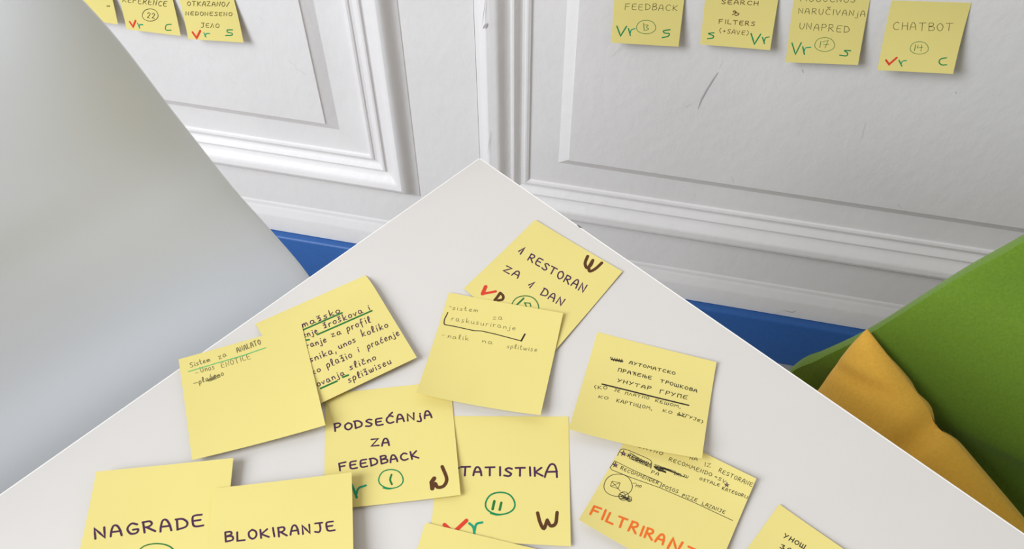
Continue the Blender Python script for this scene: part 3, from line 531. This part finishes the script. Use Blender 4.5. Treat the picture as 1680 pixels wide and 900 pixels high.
G = {
'A': 'c0,0 .06,.45 .2,.95 .38,.97 .5,.6 .56,0;l.08,.4 .54,.42', 'B': 'l.05,0 .06,1;c.06,1 .42,1 .46,.72 .07,.53;c.07,.53 .5,.5 .52,.12 .05,0',
'C': 'c.58,.86 .35,1 .1,.72 .08,.3 .3,.02 .6,.12', 'D': 'l.06,0 .07,1;c0,1 .35,.98 .58,.62 .5,.2 .05,0', 'E': 'c.56,.98 .2,.97 .07,.8 .05,.2 .2,.02 .56,.04;l.07,.52 .46,.54',
'F': 'l.06,0 .07,.96 .6,1.02;l.07,.52 .48,.55', 'G': 'c.58,.86 .3,1 .06,.55 .2,.05 .5,.06 .6,.38 .34,.4', 'H': 'l.05,0 .06,1;l.55,0 .55,1;l.05,.5 .55,.52', 'I': 'l.12,0 .12,1',
'J': 'c.42,1 .46,.4 .34,.02 .06,.1;l.12,1 .62,1', 'K': 'l.06,0 .07,1;l.55,.98 .1,.46 .6,.02', 'L': 'l.07,1 .06,.03 .56,.02', 'M': 'l0,0 .1,1 .36,.4 .62,1 .72,0', 'N': 'l.04,0 .06,1 .52,.03 .56,1.02',
'O': 'c.3,1 .06,.72 .08,.25 .32,0 .56,.3 .54,.75 .3,1', 'P': 'l.05,0 .08,1;c.05,.98 .4,1 .52,.75 .35,.5 .08,.46', 'R': 'l.05,0 .08,1;c.05,.98 .42,1 .5,.74 .32,.52 .08,.48;l.2,.48 .6,.02',
'S': 'c.54,.9 .3,1 .1,.8 .28,.55 .5,.3 .34,.02 .02,.1', 'T': 'l.32,0 .33,.98;l.02,.97 .66,1', 'U': 'c.06,1 .07,.3 .3,0 .5,.25 .55,1', 'V': 'l.02,1 .28,0 .56,1', 'W': 'l.02,1 .15,0 .32,.7 .5,0 .7,1',
'Z': 'l.03,.98 .55,1 .03,.02 .6,.02', 'Y': 'l0,1 .28,.48;l.55,1 .12,0', 'Ć': 'c.58,.86 .35,1 .1,.72 .08,.3 .3,.02 .6,.12;l.3,1.1 .58,1.42', 'Č': 'c.58,.86 .35,1 .1,.72 .08,.3 .3,.02 .6,.12;l.15,1.35 .35,1.15 .55,1.35',
'Л': 'l0,0 .26,1 .54,0', 'У': 'l.02,1 .3,.48;l.56,1 .12,0', 'П': 'l.06,0 .07,1 .52,1 .54,0', 'Ш': 'l.04,1 .05,0 .7,0 .72,1;l.38,0 .38,.9', 'Г': 'l.06,0 .07,1 .52,1.02', 'И': 'l.05,1 .06,0 .52,1 .54,0',
'Ц': 'l.05,1 .06,0 .5,0 .5,1;l.5,0 .62,-.2', 'Д': 'l0,0 .62,0;l.1,0 .3,1 .5,0', 'З': 'c.08,.9 .45,.95 .3,.55 .52,.25 .3,0 .05,.1', 'Ћ': 'l.25,0 .26,1;l0,.95 .55,1;c.26,.5 .5,.6 .56,0', 'Њ': 'l.05,0 .06,1;l.4,0 .4,1;l.05,.5 .4,.5;c.4,.5 .65,.45 .65,.05 .4,.02',
'1': 'l.02,.5 .42,1 .1,0', '2': 'c.05,.8 .28,1 .48,.75 .1,.05;c.1,.05 .25,.12 .5,0', '/': 'l.05,-.05 .45,1.1', '(': 'c.3,1.1 .08,.6 .3,-.1', ')': 'c.08,1.1 .32,.6 .08,-.1', '+': 'l.05,.5 .5,.5;l.28,.25 .28,.75', '=': 'l.05,.6 .5,.6;l.05,.3 .5,.3', ',': 'l.12,.1 .05,-.25',
'a': 'c.42,.5 .15,.55 .05,.2 .2,0 .4,.2 .42,.5;c.42,.5 .42,.15 .55,.02', 'e': 'c.06,.28 .42,.38 .28,.58 .08,.35 .15,.02 .45,.1', 'f': 'c.5,.95 .3,1 .22,.6 .18,-.25;l.05,.5 .42,.52', 'g': 'c.42,.5 .12,.52 .1,.12 .4,.2 .42,.5;c.42,.5 .42,-.2 .2,-.35 .02,-.2',
'i': 'l.1,.5 .1,0;l.12,.75 .14,.8', 'j': 'c.25,.5 .25,-.2 .12,-.35 -.05,-.25;l.28,.75 .3,.8', 'k': 'l.08,1 .06,0;l.42,.5 .1,.22 .45,0', 'l': 'c.06,.1 .3,.7 .24,1 .1,.7 .12,.1 .3,.02', 'm': 'c.05,0 .08,.5 .1,.35 .25,.5 .3,0;c.3,.3 .42,.5 .52,.45 .56,0',
'n': 'c.05,0 .06,.5 .08,.3 .3,.5 .42,.3 .42,0', 'o': 'c.25,.52 .05,.35 .12,.02 .38,.08 .42,.4 .25,.52', 'p': 'l.06,.5 .0,-.35;c.06,.4 .3,.58 .42,.3 .25,.02 .05,.12', 'r': 'l.08,.5 .06,0;c.07,.3 .2,.5 .36,.48', 's': 'c.38,.5 .12,.5 .16,.3 .34,.15 .2,0 0,.03',
't_flag': 'l.05,.85 .38,.9 .12,.5;c.12,.5 .3,.45 .3,.2 .1,.02 .4,.04;l.05,.48 .35,.52', 't': 'c.15,.95 .12,.15 .22,0 .36,.08;l.0,.58 .34,.6', 'u': 'c.06,.5 .06,.1 .22,0 .4,.15 .42,.5;l.42,.3 .45,0', 'v': 'l.02,.5 .18,0 .4,.52', 'w': 'c.02,.5 .1,.02 .28,.2 .3,.45 .36,.05 .52,.1 .6,.52', 'z': 'l.04,.5 .38,.52 .03,.02 .42,.02',
'š': 'c.38,.5 .12,.5 .16,.3 .34,.15 .2,0 0,.03;l.08,.85 .2,.68 .34,.85', 'č': 'c.4,.45 .2,.55 .05,.3 .15,.02 .42,.08;l.1,.85 .22,.68 .36,.85', 'ć': 'c.4,.45 .2,.55 .05,.3 .15,.02 .42,.08;l.2,.68 .38,.88',
}
def glyph(ch, alt=False):
    if alt and ch == 't': ch = 't_flag'
    out = []
    for s in G[ch].split(';'):
        pts = [tuple(float(x) for x in p.split(',')) for p in s[1:].split()]
        out.append((s[0], pts))
    return out
def text_strokes(txt, x0, y0, x1, y1, hx, hy, rnd, alt=False):
    """single line letters written from (x0,y0) to (x1,y1); (hx,hy) is the up vector of one letter height, all in mm on the paper"""
    k_ = .80 if txt.upper() != txt else .88; hx *= k_; hy *= k_; sp = .26; items = []; x = 0
    for ch in txt:
        g = glyph(ch, alt); w = max(p[0] for s in g for p in s[1]); items.append((g, x, w)); x += w+sp
    tot = x-sp; ex, ey = (x1-x0)/tot, (y1-y0)/tot; out = []
    for g, gx, w in items:
        jy, js, sl = rnd.uniform(-.05, .05), rnd.uniform(.94, 1.07), rnd.uniform(-.03, .06)
        for kind, pts in g:
            P = [(x0+ex*(gx+a+b*sl)+hx*(b*js+jy), y0+ey*(gx+a+b*sl)+hy*(b*js+jy)) for a, b in pts]
            out.append(('S' if kind == 'c' else 'P', P))
    return out
def surf(nt, x, y, lift=0.0):
    u, v = x/76, y/76
    w0 = [(1-u)*(1-v), u*(1-v), u*v, (1-u)*v]; P = nt['P']; l = nt['l']
    b = [sum(w0[i]*P[i][k] for i in range(4)) for k in range(3)]; w = [max(0, q) for q in w0]
    vb = max(0, (v-.18)/.82); wb_ = (0, 0, u*vb, (1-u)*vb); w = [w[0], w[1], max(0, wb_[2]), max(0, wb_[3])]
    if nt['m'] == 'w': h = ((1-u)*l[3]+u*l[2])*(.45*v+.55*v*v)
    elif nt['m'] == 'c': s_ = 1-min(1, max(0, v/.24)); h = ((1-u)*l[3]+u*l[2])*(1-s_**2.4)
    else: h = sum(l[i]*w[i]**1.7 for i in range(4))
    N = nt['N']; h += nt['z']+lift
    return Vector((b[0]+N[0]*h, b[1]+N[1]*h, b[2]+N[2]*h+TT))
def ribbon(P, w, put, v, f):
    """P: 2D points in mm; adds a flat pen line with round ends"""
    Q = []
    for i in range(len(P)-1):
        a, b = P[i], P[i+1]; n = max(1, int((b-a).length/3.0))
        Q += [a+(b-a)*k/n for k in range(n)]
    Q.append(P[-1])
    Q = [q for i, q in enumerate(Q) if i == 0 or (q-Q[i-1]).length > 1e-4]
    if len(Q) < 2: return
    if any(q.x < .3 or q.x > 75.7 or q.y < .3 or q.y > 75.7 for q in Q):
        Q = [q for q in Q if .3 <= q.x <= 75.7 and .3 <= q.y <= 75.7]
        if len(Q) < 2: return
    n0 = len(v); N = len(Q)
    for i, q in enumerate(Q):
        d0 = (q-Q[i-1]).normalized() if i else (Q[1]-q).normalized(); d1 = (Q[i+1]-q).normalized() if i < N-1 else d0
        d = d0+d1; d = d.normalized() if d.length > .2 else d0
        s = Vector((-d.y, d.x)); k = 1/max(.6, abs(s.dot(Vector((-d1.y, d1.x)))))
        for sg in (1, -1): v.append(put(q+s*sg*w/2*k))
    f += [(n0+2*i, n0+2*i+1, n0+2*i+3, n0+2*i+2) for i in range(N-1)]
    for end, nb in ((0, 1), (N-1, N-2)):
        d = (Q[end]-Q[nb]).normalized(); s = Vector((-d.y, d.x)); m = len(v)
        v.append(put(Q[end]))
        for k in range(7):
            a = math.pi*k/6; v.append(put(Q[end]+s*math.cos(a)*w/2+d*math.sin(a)*w/2))
        f += [(m, m+1+k, m+2+k) for k in range(6)]
LAB = {
 'TIPP': 'yellow note on the wall half hidden behind the white chair back',
 'REFE': 'yellow wall note reading REFERENCE with a circled 22',
 'OTKA': 'yellow wall note reading OTKAZANO/NEDONESENO nearest the left panel edge',
 'FEED': 'yellow wall note reading FEEDBACK with a circled 13',
 'SEAR': 'yellow wall note reading SEARCH & FILTERS (+SAVE)',
 'NARU': 'yellow wall note reading NARUČIVANJA UNAPRED with a circled 17',
 'CHAT': 'yellow wall note reading CHATBOT with a circled 14, rightmost on the panel',
 'A': 'yellow note on the table reading 1 RESTORAN ZA 1 DAN, closest to the table corner',
 'B': 'yellow note with thin pencil text and a black bracket line, overlapping the RESTORAN note',
 'C': 'yellow note densely written in lowercase with dark green underlines, top edge curled',
 'D': 'mostly blank yellow note with faint pencil lines under a light green line, at left',
 'E': 'yellow note reading PODSEĆANJA ZA FEEDBACK with a circled 1',
 'F': 'yellow note reading STATISTIKA with a circled 11, partly under the PODSEĆANJA note',
 'G': 'yellow note with black Cyrillic text crossed by one thick black line',
 'H': 'yellow note with small black sketches, scribbles and large orange FILTRIRANJE',
 'I': 'yellow note reading NAGRADE at the lower left of the table',
 'J': 'yellow note reading BLOKIRANJE overlapping the NAGRADE note',
 'K': 'blank yellow note corner poking over the bottom of the STATISTIKA note',
 'L': 'yellow note with two short black Cyrillic words, nearest the right table edge at the bottom',
}
WORD = dict(purple='dark purple marker lettering', pencil='thin pencil handwriting', brown='brown marker lettering', green='green marker marks', teal='teal marker letter r', red='red marker check mark',
            orange='orange marker lettering', black='black pen writing', deepgreen='dark green pen marks', lightgreen='light green marker underline', olive='dark olive pen lettering')
TH_P = .00012
for key, nt in NOTES.items():
    rnd = random.Random(sum(map(ord, key))*7)
    n = 20; v, f = [], []
    for lf in (0, -TH_P):
        for j in range(n+1):
            for i in range(n+1): v.append(surf(nt, 76*i/n, 76*j/n, lf))
    N1 = (n+1)**2
    for j in range(n):
        for i in range(n):
            k = j*(n+1)+i; f.append((k, k+n+1, k+n+2, k+1)); f.append((N1+k, N1+k+1, N1+k+n+2, N1+k+n+1))
    ring = [i for i in range(n+1)]+[j*(n+1)+n for j in range(1, n+1)]+[n*(n+1)+i for i in range(n-1, -1, -1)]+[j*(n+1) for j in range(n-1, 0, -1)]
    for i in range(len(ring)): a, b = ring[i], ring[(i+1) % len(ring)]; f.append((a, b, N1+b, N1+a))
    no = link('sticky_note', mesh('sticky_note', v, f), M['paper'], None, True); no.data.set_sharp_from_angle(angle=math.radians(50))
    tag(no, LAB[key], 'sticky note', 'yellow sticky notes on the wall panels' if nt['m'] == 'w' else 'yellow sticky notes on the table')
    cols = []
    for it in nt['ink']:
        if it[1] not in cols: cols.append(it[1])
    for ci, col in enumerate(cols):
        # neighbouring strokes of one colour make one piece of writing
        items = []
        for it in nt['ink']:
            if it[1] != col: continue
            st = text_strokes(it[3], *it[4:], rnd, key == 'C') if it[0] == 'T' else [(it[0], it[3])]
            st = [(k, [Vector(p) for p in pts]) for k, pts in st]
            xs = [min(75, max(1, p.x)) for _, pts in st for p in pts]; ys = [min(75, max(1, p.y)) for _, pts in st for p in pts]
            items.append([[(it[2], s) for s in st], [min(xs), max(xs), min(ys), max(ys)], it[0] == 'T'])
        groups = []
        for i_ in items:
            hit = [g for g in groups if any(max(q[1][0]-i_[1][1], i_[1][0]-q[1][1], q[1][2]-i_[1][3], i_[1][2]-q[1][3]) < 9 for q in g)]
            new = [i_]
            for g in hit: new += g; groups.remove(g)
            groups.append(new)
        for g in groups:
            v, f = [], []; cnt = 0
            for it in g:
                for w_, (kind, P) in it[0]:
                    cnt += 1; lf = .00009+.00001*ci+.000002*(cnt % 5)
                    ribbon(catmull(P, 5) if kind == 'S' else P, max(w_, .16), lambda q: surf(nt, q.x, q.y, lf), v, f)
            if not v: continue
            nm = 'handwriting' if any(q[2] for q in g) else 'pen_mark'
            me = bpy.data.meshes.new(nm); me.from_pydata([tuple(x) for x in v], [], f); me.update()
            ho = link(nm, me, INKM[col], no); ho['label'] = WORD[col]
